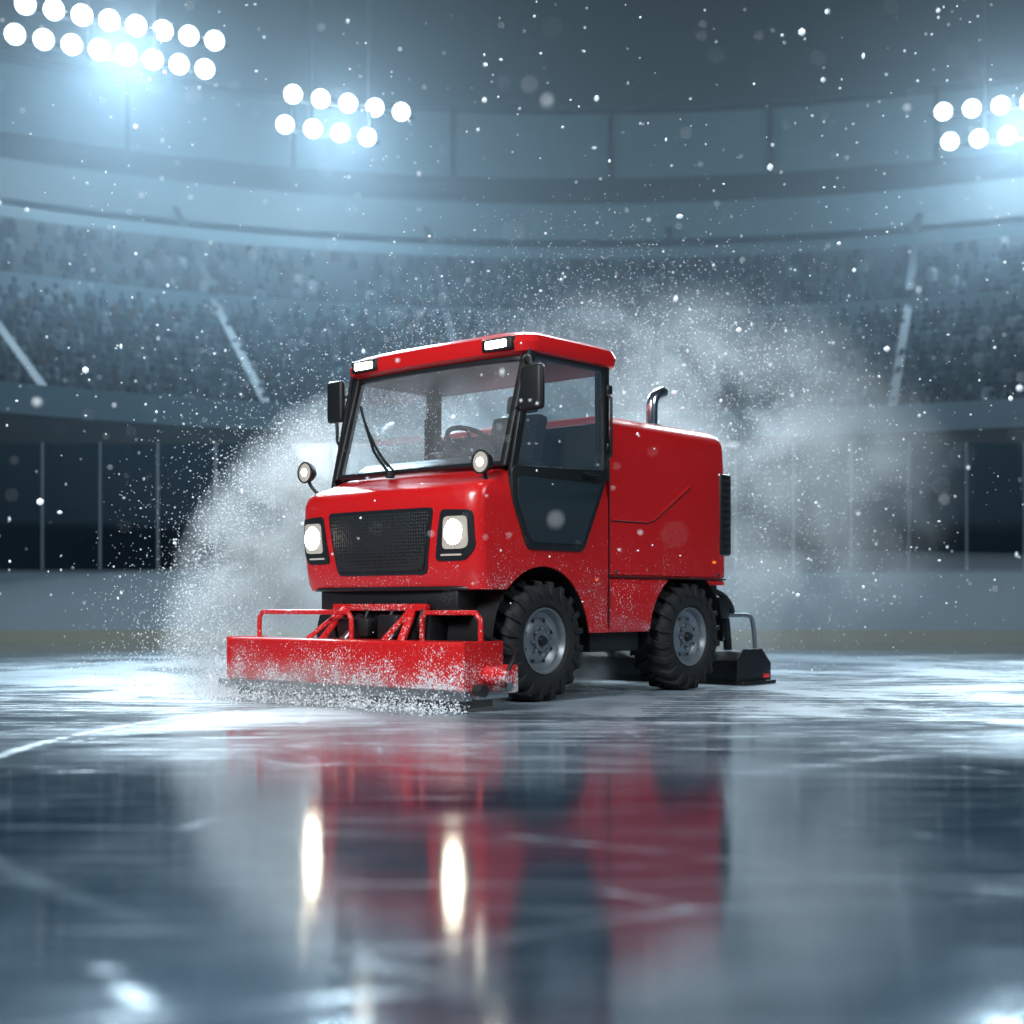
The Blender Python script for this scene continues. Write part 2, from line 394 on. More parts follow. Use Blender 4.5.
tube('mirror_arm_far',[(.23,-.78,1.66),(.22,-.86,1.70),(.18,-.90,1.80),(.175,-.92,1.90)],.012,M_black,car,True)
tube('mirror_arm_far_up',[(.12,-.78,2.03),(.15,-.84,2.05),(.175,-.88,2.02)],.010,M_black,car,True)
for (a,b,z) in((.50,.74,1.455),(.50,-.86,1.49)):
    lathe('work_lamp_shell',[(-.075,.001),(-.07,.03),(-.04,.058),(.0,.072),(.012,.073),(.014,.062)],M_black,car,(a,b,z),'x',28)
    lathe('work_lamp_lens',[(.016,.0005),(.014,.035),(.006,.064)],M_lens,car,(a,b,z),'x',28)
    lathe('work_lamp_bulb',[(.024,.0005),(.022,.022),(.014,.026)],M_led2,car,(a,b,z),'x',20)
    tube('work_lamp_stalk',[(a-.03,b,z-.06),(a-.04,b,z-.10),(a-.06,min(.74,max(-.76,b)),z-.17)],.012,M_black,car,True)
tube('wiper_arm_1',[(.385,-.18,1.455),(.34,-.36,1.60),(.27,-.52,1.80)],.010,M_black,car)
tube('wiper_arm_2',[(.385,-.12,1.455),(.35,-.30,1.58),(.29,-.46,1.74)],.007,M_black,car)
tube('wiper_blade',[(.37,-.20,1.50),(.32,-.46,1.72),(.22,-.62,1.94)],.009,M_black,car,True)
lathe('wiper_pivot',[(0,.03),(.03,.03),(.035,.001)],M_black,car,(.40,-.15,1.42),'z',14)
tube('exhaust_pipe',[(-1.44,.60,1.80),(-1.44,.60,1.98),(-1.45,.60,2.06),(-1.52,.60,2.11),(-1.58,.60,2.12)],.042,M_chrome,car,True,8)
lathe('exhaust_collar',[(1.80,.07),(1.87,.07),(1.88,.045)],M_trim,car,(-1.44,.60,0),'z',20)

# ---- chassis
parts=[box('x',(-2.1,-.38,.40),(.50,.38,.74),M_chassis,None,.01),
 box('x',(-1.10,.36,.29),(-.55,.74,.44),M_chassis,None,.02),
 box('x',(-1.10,-.74,.29),(-.55,-.36,.44),M_chassis,None,.02),
 box('x',(-2.10,-.72,.62),(-1.5,.72,.76),M_chassis,None,.01),
 box('x',(.05,-.60,.66),(.56,.60,.78),M_chassis,None,.01)]
for a in (0,-1.6): parts.append(tube('x',[(a,-.66,.375),(a,.66,.375)],.06,M_chassis))
for a in (0,-1.6): parts.append(lathe('x',[(-.15,.001),(-.14,.12),(.14,.12),(.15,.001)],M_chassis,None,(a,0,.375),'y',20))
join('chassis_frame',parts,car)

# ---- wheels
def wheel(a,b,s):
    e=bpy.data.objects.new('wheel',None); col.objects.link(e); e.parent=car; e.location=(a,b,.377)
    w=.145; obs=[]
    pf=[(-w*.75,.20),(-w*.95,.225),(-w*1.0,.27),(-w,.31),(-w*.94,.335),(-w*.80,.350),(0,.356),(w*.80,.350),(w*.94,.335),(w,.31),(w*1.0,.27),(w*.95,.225),(w*.75,.20)]
    obs.append(lathe('x',pf,M_rubber,None,seg=56))
    nl=20
    for side in (1,-1):
        for k in range(nl):
            t0=2*math.pi*(k+(0 if side>0 else .5))/nl
            path=[(-.004*side,.0),(.075*side,.11),(.140*side,.17),(.156*side,.18)]
            V=[]
            for idx,(y,dt) in enumerate(path):
                tt=t0-dt; hw=.060 if idx<3 else .050
                r0=.345 if idx<2 else (.335 if idx==2 else .275)
                r1=.377 if idx<2 else (.370 if idx==2 else .315)
                for (rr,dd) in((r0,-hw),(r1,-hw*.8),(r1,hw*.8),(r0,hw)):
                    V.append((rr*math.cos(tt+dd),y,rr*math.sin(tt+dd)))
            F=[(0,1,2,3),(15,14,13,12)]
            for i in range(3):
                for j in range(4): F.append((i*4+j,i*4+(j+1)%4,(i+1)*4+(j+1)%4,(i+1)*4+j))
            obs.append(mk('x',V,F,M_rubber,None))
    q=.91
    rp=[(s*.10,.228),(s*.128,.228),(s*.130,.215),(s*.115,.205),(s*.085,.195),(s*.075,.175),(s*.060,.155),(s*.075,.125),(s*.085,.10),(s*.085,.075),(s*.10,.07),(s*.10,.035),(s*.115,.03),(s*.115,.0005)]
    obs.append(lathe('x',[(o_,r_*q) for o_,r_ in rp],M_rim,None,seg=48))
    obs.append(lathe('x',[(s*.125,.0005),(s*.125,.028),(s*.10,.036)],M_trim,None,seg=20))
    for k in range(8):
        t=2*math.pi*k/8
        obs.append(lathe('x',[(s*.07,.012),(s*.105,.012),(s*.11,.0005)],M_steel,None,(.080*math.cos(t),0,.080*math.sin(t)),seg=8))
    for k in range(8):
        t=2*math.pi*(k+.5)/8
        obs.append(lathe('x',[(s*.072,.0005),(s*.074,.012)],M_black,None,(.135*math.cos(t),0,.135*math.sin(t)),seg=12))
    obs.append(lathe('x',[(-s*.12,.205),(0,.19),(s*.05,.15)],M_chassis,None,seg=24))
    join('tyre_and_rim',obs,e)
for a in (0,-1.6):
    for s in (1,-1): wheel(a,s*.69,s)
for a in (0,-1.6):
    for s in (1,-1):
        V=[];F=[];n=20
        for i in range(n+1):
            t=math.radians(-5)+math.radians(190)*i/n
            for bb in (.42,.795): V.append((a+.462*math.cos(t),s*bb,.375+.462*math.sin(t)))
        for i in range(n): F.append((2*i,2*i+1,2*i+3,2*i+2))
        mk('wheel_well',V,F,M_black,car)

# ---- front blade
cyl=[(.69,.12),(.99,.12),(.995,.16),(.99,.375),(.97,.39),(.71,.39),(.69,.37)]
prism('front_blade_housing',cyl,-1.05,1.05,M_redb,car,.008)
prism('scraper_strip',[(.955,.065),(1.03,.065),(1.02,.12),(.965,.12)],-1.12,1.09,M_steel,car,.004)
prism('rubber_squeegee',[(.72,.02),(.94,.015),(.94,.12),(.72,.12)],-1.03,1.03,M_black,car,.006)
for s in (1,-1):
    prism('blade_end_plate_%d'%s,[(.67,.08),(1.0,.08),(1.0,.395),(.67,.395)],s*1.05,s*1.065,M_redb,car,.004)
hp=[]
hp.append(lathe('x',[(0,.001),(0,.055),(.10,.055),(.12,.035),(.16,.035),(.16,.001)],M_redb,None,(.80,1.06,.20),'y',20))
hp.append(lathe('x',[(0,.001),(0,.035),(.07,.035),(.07,.001)],M_chassis,None,(.90,1.06,.12),'y',16))
hp.append(box('x',(.62,1.06,.10),(.70,1.14,.26),M_redb,None,.012))
hp.append(box('x',(.66,1.06,.07),(.92,1.10,.11),M_steel,None,.006))
hp.append(tube('x',[(.80,1.20,.22),(.72,1.22,.32),(.58,1.05,.36),(.45,.7,.42)],.012,M_black,None,True))
hp.append(lathe('x',[(0,.001),(0,.028),(.05,.028),(.05,.001)],M_steel,None,(.73,1.12,.14),'y',12))
join('blade_end_motor',hp,car)
r=.016; zt=.555
tube('guard_rail_far',[(.78,-1.0,.38),(.78,-1.0,zt-.04),(.78,-.97,zt),(.78,-.9,zt),(.78,-.2,zt),(.78,-.13,zt),(.78,-.10,zt-.04),(.78,-.10,.38)],r,M_red,car)
tube('guard_rail_near',[(.78,.52,.38),(.78,.52,zt-.04),(.78,.55,zt),(.78,.95,zt),(.78,.99,zt-.04),(.78,.99,.38)],r,M_red,car)
def plate(name,p,q,w,t,mat=M_red): return bar(name,p,q,(w,t),mat)
plate('lift_arm_near',(.80,.36,.38),(.62,.30,.60),.05,.03)
plate('lift_arm_near_b',(.80,.20,.38),(.62,.30,.60),.05,.03)
plate('lift_arm_far',(.80,-.36,.38),(.62,-.30,.60),.05,.03)
plate('lift_arm_far_b',(.80,-.50,.38),(.62,-.30,.60),.05,.03)
bar('lift_cross_beam',(.63,-.42,.585),(.63,.42,.585),(.05,.045),M_red)
parts=[box('x',(.35,-.42,.34),(.60,.40,.56),M_chassis,None,.02),
 box('x',(.55,-.30,.40),(.72,-.02,.52),M_black,None,.02),
 box('x',(.55,.04,.38),(.70,.22,.54),M_black,None,.02),
 box('x',(.30,-.62,.54),(.58,.62,.70),M_black,None,.02)]
for b in(-.38,-.1,.12,.38):
    parts.append(tube('x',[(.60,b,.62),(.66,b+.02,.56),(.68,b,.46),(.62,b-.03,.40)],.014,M_black,None,True))
for b in(-.2,.2):
    parts.append(tube('x',[(.58,b,.54),(.80,b,.34)],.024,M_steel)); parts.append(tube('x',[(.5,b,.60),(.66,b,.47)],.036,M_chassis))
join('front_hitch',parts,car)

# ---- rear conditioner sled
rp=[]
rp.append(prism('x',[(-2.30,.02),(-2.72,.02),(-2.72,.18),(-2.66,.25),(-2.36,.25),(-2.30,.18)],-.86,.78,M_chassis,None,.012))
rp.append(prism('x',[(-2.28,.0),(-2.74,.0),(-2.74,.03),(-2.28,.03)],-.9,.84,M_black,None,.004))
for s in (1,-1):
    rp.append(prism('x',[(-2.26,.01),(-2.73,.01),(-2.73,.16),(-2.60,.27),(-2.34,.27),(-2.26,.2)],s*.78,s*.80,M_chassis,None,.006))
    rp.append(tube('x',[(-2.05,s*.62,.62),(-2.30,s*.62,.60),(-2.38,s*.62,.50),(-2.40,s*.62,.26)],.032,M_chassis,None,True))
    rp.append(tube('x',[(-2.10,s*.55,.50),(-2.36,s*.60,.34)],.022,M_steel))
    rp.append(tube('x',[(-2.22,s*.70,.52),(-2.55,s*.70,.53),(-2.64,s*.70,.49),(-2.66,s*.70,.26)],.018,M_rim,None,True))
    rp.append(tube('x',[(-2.14,s*.68,.70),(-2.30,s*.70,.66),(-2.34,s*.70,.54)],.022,M_chassis,None,True))
rp.append(tube('x',[(-2.30,-.62,.58),(-2.30,.70,.58)],.03,M_chassis))
rp.append(box('x',(-2.30,-.4,.36),(-2.08,.4,.66),M_chassis,None,.02))
rp.append(box('x',(-2.28,.48,.50),(-2.14,.72,.66),M_black,None,.02))
rp.append(box('x',(-2.70,.797,.045),(-2.62,.805,.075),M_tail,None,.003))
join('rear_conditioner',rp,car)

# ================================================================== ICE
def arc_pts(cx,cy,r,t0,t1,n): return [(cx+r*math.cos(t0+(t1-t0)*i/n),cy+r*math.sin(t0+(t1-t0)*i/n)) for i in range(n+1)]
BY=22.5
path=[(-15.5,-20)]+arc_pts(-8.5,BY-7,7,math.pi,math.pi/2,16)+arc_pts(12.5,BY-7,7,math.pi/2,0,16)+[(19.5,-20)]
m,nt,out=new_mat('rink_ice')
p=N(nt,'ShaderNodeBsdfPrincipled')
g=N(nt,'ShaderNodeNewGeometry')
def mapn(sc,rot=0):
    mp=N(nt,'ShaderNodeMapping'); mp.inputs['Scale'].default_value=sc; mp.inputs['Rotation'].default_value=(0,0,rot)
    nt.links.new(g.outputs['Position'],mp.inputs[0]); return mp
def noise(mp,scale,det=6,rough=.6,dist=0):
    n_=N(nt,'ShaderNodeTexNoise'); n_.inputs['Scale'].default_value=scale; n_.inputs['Detail'].default_value=det; n_.inputs['Roughness'].default_value=rough; n_.inputs['Distortion'].default_value=dist
    nt.links.new(mp.outputs[0],n_.inputs['Vector']); return n_
def rng_(src,a,b_,c=0,d=1):
    r_=N(nt,'ShaderNodeMapRange'); r_.inputs[1].default_value=a; r_.inputs[2].default_value=b_; r_.inputs[3].default_value=c; r_.inputs[4].default_value=d
    nt.links.new(src,r_.inputs[0]); return r_
def math_(op,a,b_=None,clamp=False):
    q=N(nt,'ShaderNodeMath',operation=op); q.use_clamp=clamp
    for i,x in enumerate((a,b_)):
        if x is None: continue
        if isinstance(x,(int,float)): q.inputs[i].default_value=x
        else: nt.links.new(x,q.inputs[i])
    return q
big=noise(mapn((1,1,1)),.55,6,.65,.6)
scr=noise(mapn((.35,3.5,1),.35),3.2,8,.7,.4)
scr2=noise(mapn((.3,4,1),-.5),4,8,.7,.3)
patch=rng_(big.outputs['Fac'],.42,.66)
s1=rng_(scr.outputs['Fac'],.52,.70); s2=rng_(scr2.outputs['Fac'],.55,.72)
vd=N(nt,'ShaderNodeVectorMath',operation='DISTANCE'); vd.inputs[1].default_value=(.0,12.5,0); nt.links.new(g.outputs['Position'],vd.inputs[0])
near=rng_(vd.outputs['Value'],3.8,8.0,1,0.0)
def cuts(scale,rot,w):
    vo=N(nt,'ShaderNodeTexVoronoi',feature='DISTANCE_TO_EDGE'); vo.inputs['Scale'].default_value=scale
    mp=mapn((.30,1.5,1),rot); nt.links.new(mp.outputs[0],vo.inputs['Vector'])
    return rng_(vo.outputs['Distance'],.0,w,1,0)
k1=cuts(.9,.5,.009); k2=cuts(1.6,-.45,.010)
kk=math_('MAXIMUM',k1.outputs[0],k2.outputs[0])
kk=math_('MULTIPLY',kk.outputs[0],rng_(scr.outputs['Fac'],.38,.62,0,.22).outputs[0])
fr=math_('MULTIPLY',patch.outputs[0],.45)
fr=math_('ADD',fr.outputs[0],math_('MULTIPLY',s1.outputs[0],.60).outputs[0])
fr=math_('ADD',fr.outputs[0],math_('MULTIPLY',s2.outputs[0],.50).outputs[0])
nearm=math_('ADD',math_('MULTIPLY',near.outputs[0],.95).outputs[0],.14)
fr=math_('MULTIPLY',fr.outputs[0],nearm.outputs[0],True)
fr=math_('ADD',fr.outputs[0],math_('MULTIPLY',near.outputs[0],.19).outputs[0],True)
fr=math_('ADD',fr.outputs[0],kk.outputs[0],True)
vc=N(nt,'ShaderNodeVectorMath',operation='DISTANCE'); vc.inputs[1].default_value=(2.5,5.9,0); nt.links.new(g.outputs['Position'],vc.inputs[0])
dl=math_('ABSOLUTE',math_('SUBTRACT',vc.outputs['Value'],4.55).outputs[0])
ln=rng_(dl.outputs[0],.018,.055,1,0)
sy=N(nt,'ShaderNodeSeparateXYZ'); nt.links.new(g.outputs['Position'],sy.inputs[0])
lnm=math_('MULTIPLY',ln.outputs[0],rng_(big.outputs['Fac'],.30,.60,.10,.36).outputs[0])
lnm=math_('MULTIPLY',lnm.outputs[0],rng_(scr.outputs['Fac'],.36,.60,.35,1.0).outputs[0])
lnm=math_('MULTIPLY',lnm.outputs[0],rng_(sy.outputs[1],2.6,5.2,.22,1.7).outputs[0])
tot=math_('MAXIMUM',fr.outputs[0],lnm.outputs[0],True)
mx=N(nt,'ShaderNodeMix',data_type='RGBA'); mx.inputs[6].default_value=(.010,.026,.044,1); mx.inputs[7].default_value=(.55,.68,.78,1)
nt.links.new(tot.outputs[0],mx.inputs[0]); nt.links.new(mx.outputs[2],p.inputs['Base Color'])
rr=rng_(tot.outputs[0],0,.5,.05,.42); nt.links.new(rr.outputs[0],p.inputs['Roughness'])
p.inputs['IOR'].default_value=2.1
fine=noise(mapn((1,2,1)),14,6,.6)
hsum=math_('ADD',math_('MULTIPLY',scr.outputs['Fac'],.7).outputs[0],math_('MULTIPLY',fine.outputs['Fac'],.35).outputs[0])
hsum=math_('SUBTRACT',hsum.outputs[0],math_('MULTIPLY',kk.outputs[0],.5).outputs[0])
bp=N(nt,'ShaderNodeBump'); bp.inputs['Strength'].default_value=.06; bp.inputs['Distance'].default_value=.010
nt.links.new(hsum.outputs[0],bp.inputs['Height']); nt.links.new(bp.outputs[0],p.inputs['Normal'])
nt.links.new(p.outputs[0],out.inputs[0]); M_ice=m
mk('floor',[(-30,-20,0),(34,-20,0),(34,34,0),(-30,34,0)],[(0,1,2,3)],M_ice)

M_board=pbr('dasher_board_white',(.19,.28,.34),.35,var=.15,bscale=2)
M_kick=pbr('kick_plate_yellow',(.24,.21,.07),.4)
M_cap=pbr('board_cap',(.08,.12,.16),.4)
def strip(name,path,z0,z1,t,mat,parent):
    V=[];F=[];n=len(path)
    for i,(x,y) in enumerate(path):
        p0=Vector(path[max(0,i-1)]);p1=Vector(path[min(n-1,i+1)]); d=(p1-p0).normalized(); nn=Vector((-d.y,d.x))
        for off in(0,t):
            for z in(z0,z1): V.append((x+nn.x*off,y+nn.y*off,z))
    for i in range(n-1):
        a=i*4;b_=a+4
        F+=[(a,a+1,b_+1,b_),(a+2,b_+2,b_+3,a+3),(a+1,a+3,b_+3,b_+1),(a,b_,b_+2,a+2)]
    return mk(name,V,F,mat,parent)
bd=empty('dasher_boards')
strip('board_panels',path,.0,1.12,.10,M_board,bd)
strip('kick_plate',[(x*.9995,y-.012) for x,y in path],.0,.20,.012,M_kick,bd)
strip('cap_rail',path,1.12,1.17,.12,M_cap,bd)
gl=empty('rink_shield_glass')
strip('glass_panes',[(x,y+.05) for x,y in path],1.17,3.2,.012,M_rinkglass,gl)
M_post=pbr('shield_post',(.22,.28,.32),.4,metal=.4)
V=[];F=[]
acc=[];tot_l=0
for i in range(len(path)-1):
    p0=Vector(path[i]);p1=Vector(path[i+1]);L=(p1-p0).length
    s=0
    while True:
        nx=(math.floor((tot_l+s)/.93)+1)*.93
        if nx>tot_l+L: break
        s=nx-tot_l+1e-6; acc.append(p0+(p1-p0)*min(1,(s/L)))
    tot_l+=L
for q in acc:
    if q.y<5: continue
    b0=len(V); w=.017
    for z in(1.17,3.22):
        for dx,dy in((-w,-w),(w,-w),(w,w),(-w,w)): V.append((q.x+dx,q.y+.04+dy,z))
    F+=[(b0+i,b0+(i+1)%4,b0+4+(i+1)%4,b0+4+i) for i in range(4)]+[(b0+4,b0+5,b0+6,b0+7)]
mk('glass_posts',V,F,M_post,gl)

# ================================================================== GRANDSTAND
C=(2.0,12.0)
def ringstrip(name,prof,mat,parent,t0=-78,t1=78,n=110,smooth=False):
    V=[];F=[];k=len(prof)
    for i in range(n+1):
        t=math.radians(t0+(t1-t0)*i/n)
        for r,z in prof: V.append((C[0]+r*math.sin(t),C[1]+r*math.cos(t),z))
    for i in range(n):
        for j in range(k-1): F.append((i*k+j,i*k+j+1,(i+1)*k+j+1,(i+1)*k+j))
    return mk(name,V,F,mat,parent,smooth=smooth,recalc=False)
M_conc=pbr('concrete_dark',(.018,.03,.038),.8,var=.3,bscale=1.5)
M_seatrow=pbr('seat_rows',(.016,.032,.046),.6,var=.7,bscale=9)
M_fascia=pbr('fascia_panel',(.13,.21,.26),.5,var=.15,bscale=1)
M_fascia2=pbr('upper_fascia_panel',(.07,.12,.15),.5,var=.2,bscale=1)
M_panel=pbr('upper_wall_panel',(.13,.21,.26),.6,var=.2,bscale=.8)
M_dark=pbr('dark_steel',(.008,.014,.020),.6)
gs=empty('grandstand')
ringstrip('lower_wall',[(18.3,0),(18.3,4.2)],M_dark,gs)
ringstrip('lower_fascia',[(18.3,4.2),(18.25,4.2),(18.25,4.78),(18.45,4.78),(18.45,4.2)],M_fascia,gs)
def tier(r0,z0,r1,z1,n):
    pr=[];rows=[]
    for i in range(n):
        ra=r0+(r1-r0)*i/n; rb=r0+(r1-r0)*(i+1)/n; z=z0+(z1-z0)*(i+1)/n
        pr+=[(ra,z),(rb,z)]; rows.append(((ra+rb)/2,z))
    return [(r0,z0)]+pr,rows
pr,rows1=tier(18.5,4.0,25,7.7,13); ringstrip('lower_seating',pr,M_seatrow,gs)
ringstrip('mid_fascia',[(25,7.4),(24.95,7.4),(24.95,8.4),(25.2,8.4),(25.2,7.4)],M_fascia2,gs)
pr,rows2=tier(25.2,8.0,31,11.5,12); ringstrip('upper_seating',pr,M_seatrow,gs)
ringstrip('mid_rail',[(27.8,10.45),(27.8,10.75)],M_fascia2,gs)
ringstrip('upper_fascia',[(31,11.8),(30.95,11.8),(30.95,12.9),(31.3,12.9),(31.3,11.8)],M_fascia2,gs)
ringstrip('gallery_floor',[(31.3,12.4),(36,12.6),(36,14.2)],M_dark,gs)
ringstrip('gallery_beam',[(35.2,14.1),(35.1,14.1),(35.1,14.95),(36,14.95)],M_dark,gs)
ringstrip('upper_wall',[(36,14.9),(36,17.6)],M_panel,gs)
ringstrip('upper_beam',[(36,17.4),(35.2,17.4),(35.2,18.1),(36,18.1),(36,22)],M_dark,gs)
V=[];F=[]
for k in range(-9,10):
    t=.038+.15*k; w=.09
    b0=len(V)
    for z in(14.9,17.5):
        for rr,dt in((35.7,-w/36),(35.7,w/36),(36,w/36),(36,-w/36)):
            V.append((C[0]+rr*math.sin(t+dt),C[1]+rr*math.cos(t+dt),z))
    F+=[(b0+i,b0+(i+1)%4,b0+4+(i+1)%4,b0+4+i) for i in range(4)]
mk('upper_wall_columns',V,F,M_dark,gs,smooth=False)
V=[];F=[]
for k in range(-6,7):
    t=.09+.24*k
    for (r0,z0,r1,z1) in((18.6,4.7,25,8.3),(25.3,8.7,31,12.2)):
        b0=len(V); 
        for r_,z_ in((r0,z0),(r1,z1)):
            for dt in(-.10/r_,.10/r_): V.append((C[0]+r_*math.sin(t+dt),C[1]+r_*math.cos(t+dt),z_))
        F.append((b0,b0+1,b0+3,b0+2))
mk('aisle_stairs',V,F,M_conc,gs,smooth=False)
mk('ceiling',[(-45,8,23),(50,8,23),(50,60,23),(-45,60,23)],[(0,1,2,3)],M_dark)
m,nt,out=new_mat('crowd_clothes')
p=N(nt,'ShaderNodeBsdfPrincipled'); p.inputs['Roughness'].default_value=.9; p.inputs['Specular IOR Level'].default_value=.1
g=N(nt,'ShaderNodeNewGeometry'); cr=N(nt,'ShaderNodeValToRGB'); cr.color_ramp.interpolation='CONSTANT'
cols=[(.010,.016,.024),(.02,.035,.05),(.006,.009,.013),(.04,.06,.08),(.012,.022,.045),(.09,.11,.13),(.008,.013,.02),(.035,.02,.02),(.18,.20,.22)]
els=cr.color_ramp.elements
els[0].color=(*cols[0],1); els[1].position=.13; els[1].color=(*cols[1],1)
for i,c in enumerate(cols[2:]):
    e_=els.new(.13+.118*(i+1)); e_.color=(*c,1)
nt.links.new(g.outputs['Random Per Island'],cr.inputs[0]); nt.links.new(cr.outputs[0],p.inputs['Base Color']); nt.links.new(p.outputs[0],out.inputs[0]); M_crowd=m
def bust():
    V=[];F=[]
    rings=[(0,.17,.13),(.25,.21,.14),(.48,.22,.13),(.58,.10,.09),(.60,.065,.065)]
    k=6
    for z,rx,ry in rings:
        for i in range(k):
            t=2*math.pi*i/k; V.append((rx*math.cos(t),ry*math.sin(t),z))
    for a in range(len(rings)-1):
        for i in range(k): F.append((a*k+i,a*k+(i+1)%k,(a+1)*k+(i+1)%k,(a+1)*k+i))
    h0=len(V)
    for z,r_ in((.61,.05),(.67,.10),(.75,.115),(.83,.09),(.87,.03)):
        for i in range(k):
            t=2*math.pi*i/k; V.append((r_*.85*math.cos(t),r_*math.sin(t),z))
    for a in range(4):
        for i in range(k): F.append((h0+a*k+i,h0+a*k+(i+1)%k,h0+(a+1)*k+(i+1)%k,h0+(a+1)*k+i))
    F.append(tuple(range(h0+4*k,h0+5*k)))
    return np.array(V),F
bv,bf=bust(); allV=[];allF=[];cnt=0
for rows,occ in((rows1,.88),(rows2[:8],.5)):
    for r_,z_ in rows:
        L=r_*math.radians(100); npp=int(L/.40)
        for i in range(npp):
            if random.random()>occ: continue
            t=math.radians(-50)+math.radians(100)*(i+random.uniform(-.2,.2))/npp
            c,s=math.cos(-t),math.sin(-t); sc=random.uniform(.56,.70)
            P=bv*sc; X=P[:,0]*c-P[:,1]*s; Y=P[:,0]*s+P[:,1]*c
            allV.append(np.stack([X+C[0]+r_*math.sin(t),Y+C[1]+r_*math.cos(t),P[:,2]+z_],1))
            allF+=[tuple(j+cnt for j in f) for f in bf]; cnt+=len(bv)
me=bpy.data.meshes.new('spectator_crowd'); me.from_pydata(np.concatenate(allV).tolist(),[],allF); me.materials.append(M_crowd)
ob=bpy.data.objects.new('spectator_crowd',me); col.objects.link(ob)

# ================================================================== FLOODLIGHTS
M_flood=pbr('floodlight_lens',(1,1,1),.3,emis=(.82,.93,1),estr=5)
def bank(rows,energy):
    e=empty('floodlight_bank')
    aim=Vector((0,8,0)); obs=[]
    allp=[]
    for st,sp,nn in rows:
        for i in range(nn):
            P=Vector(st)+Vector(sp)*i; allp.append(P)
            d=(aim-P).normalized()
            q=d.to_track_quat('X','Z')
            for prf,mt in(([(-.22,.001),(-.2,.14),(0,.235),(.03,.235)],M_dark),([(.03,.001),(.028,.15),(.015,.22)],M_flood)):
                o=lathe('x',prf,mt,None,axis='x',seg=20); o.rotation_mode='QUATERNION'; o.rotation_quaternion=q; o.location=P
                bpy.context.view_layer.update(); obs.append(o)
        a=Vector(st)-Vector(sp)*.4; b_=Vector(st)+Vector(sp)*(nn-.6)
        obs.append(tube('x',[a+Vector((0,.35,0)),b_+Vector((0,.35,0))],.07,M_dark))
        bpy.context.view_layer.update()
    cen=sum(allp,Vector())/len(allp)
    for dx in(-1,1): obs.append(tube('x',[cen+Vector((dx*.8,.4,-.4)),cen+Vector((dx*.8,.6,23-cen.z))],.06,M_dark))
    bpy.context.view_layer.update()
    join('lamp_array',obs,e)
    d=(aim-cen).normalized()
    l=bpy.data.lights.new('floodlight_beam','SPOT'); l.energy=energy; l.color=(.56,.81,1); l.spot_size=math.radians(115); l.spot_blend=1; l.shadow_soft_size=.8; l.specular_factor=.03
    lo=bpy.data.objects.new('floodlight_beam',l); col.objects.link(lo)
    lo.location=cen+d*.7; lo.rotation_euler=(Vector((cen.x*.55,22,-2))-lo.location).to_track_quat('-Z','Y').to_euler(); lo.parent=e
    l=bpy.data.lights.new('floodlight_spill','POINT'); l.energy=energy*.15; l.color=(.70,.89,1); l.shadow_soft_size=.8; l.specular_factor=.03
    lo=bpy.data.objects.new('floodlight_spill',l); col.objects.link(lo); lo.location=cen+d*.9; lo.parent=e
bank([((-11.54,32.5,13.85),(.564,.30,0),8),((-11.3,32.5,14.55),(.564,.30,0),8)],11000)
bank([((-5.79,37.0,14.1),(.69,.33,0),5),((-6.0,37.0,13.3),(.69,.33,0),4)],7200)
bank([((11.8,38.3,14.1),(.70,-.24,0),6),((11.95,38.2,13.25),(.70,-.24,0),6)],9500)

# ================================================================== HAZE
def vol_mat(name,dens,color,aniso=.2,shell=None,nscale=2.0,lo=.38,hi=.70):
    m,nt,out=new_mat(name)
    v=N(nt,'ShaderNodeVolumeScatter'); v.inputs['Color'].default_value=(*color,1); v.inputs['Anisotropy'].default_value=aniso
    v.inputs['Density'].default_value=dens
    if shell:
        tc=N(nt,'ShaderNodeTexCoord')
        ln=N(nt,'ShaderNodeVectorMath',operation='LENGTH'); nt.links.new(tc.outputs['Object'],ln.inputs[0])
        ramp=N(nt,'ShaderNodeValToRGB'); el=ramp.color_ramp.elements
        el[0].position=shell[0][0]; el[0].color=(shell[0][1],)*3+(1,); el[1].position=shell[-1][0]; el[1].color=(shell[-1][1],)*3+(1,)
        for p_,v_ in shell[1:-1]:
            e_=el.new(p_); e_.color=(v_,v_,v_,1)
        nt.links.new(ln.outputs['Value'],ramp.inputs[0])
        g=N(nt,'ShaderNodeNewGeometry'); nz=N(nt,'ShaderNodeTexNoise'); nz.inputs['Scale'].default_value=nscale; nz.inputs['Detail'].default_value=3; nz.inputs['Roughness'].default_value=.65; nz.inputs['Distortion'].default_value=.5
        nt.links.new(g.outputs['Position'],nz.inputs['Vector'])
        mr=N(nt,'ShaderNodeMapRange'); mr.inputs[1].default_value=lo; mr.inputs[2].default_value=hi; nt.links.new(nz.outputs['Fac'],mr.inputs[0])
        mu=N(nt,'ShaderNodeMath',operation='MULTIPLY'); nt.links.new(ramp.outputs[0],mu.inputs[0]); nt.links.new(mr.outputs[0],mu.inputs[1])
        m2=N(nt,'ShaderNodeMath',operation='MULTIPLY'); m2.inputs[1].default_value=dens; nt.links.new(mu.outputs[0],m2.inputs[0])
        nt.links.new(m2.outputs[0],v.inputs['Density'])
    nt.links.new(v.outputs[0],out.inputs['Volume'])
    return m
hz=box('arena_haze',(-40,23.2,2.0),(44,49,17.4),vol_mat('haze',.014,(.70,.87,1),.15),None,0)
def cloud(name,loc,rad,mat,rz=0):
    bm=bmesh.new(); bmesh.ops.create_icosphere(bm,subdivisions=3,radius=1); me=bpy.data.meshes.new(name); bm.to_mesh(me); bm.free(); me.materials.append(mat)
    o=bpy.data.objects.new(name,me); col.objects.link(o); o.location=loc; o.scale=rad; o.rotation_euler=(0,0,rz); return o
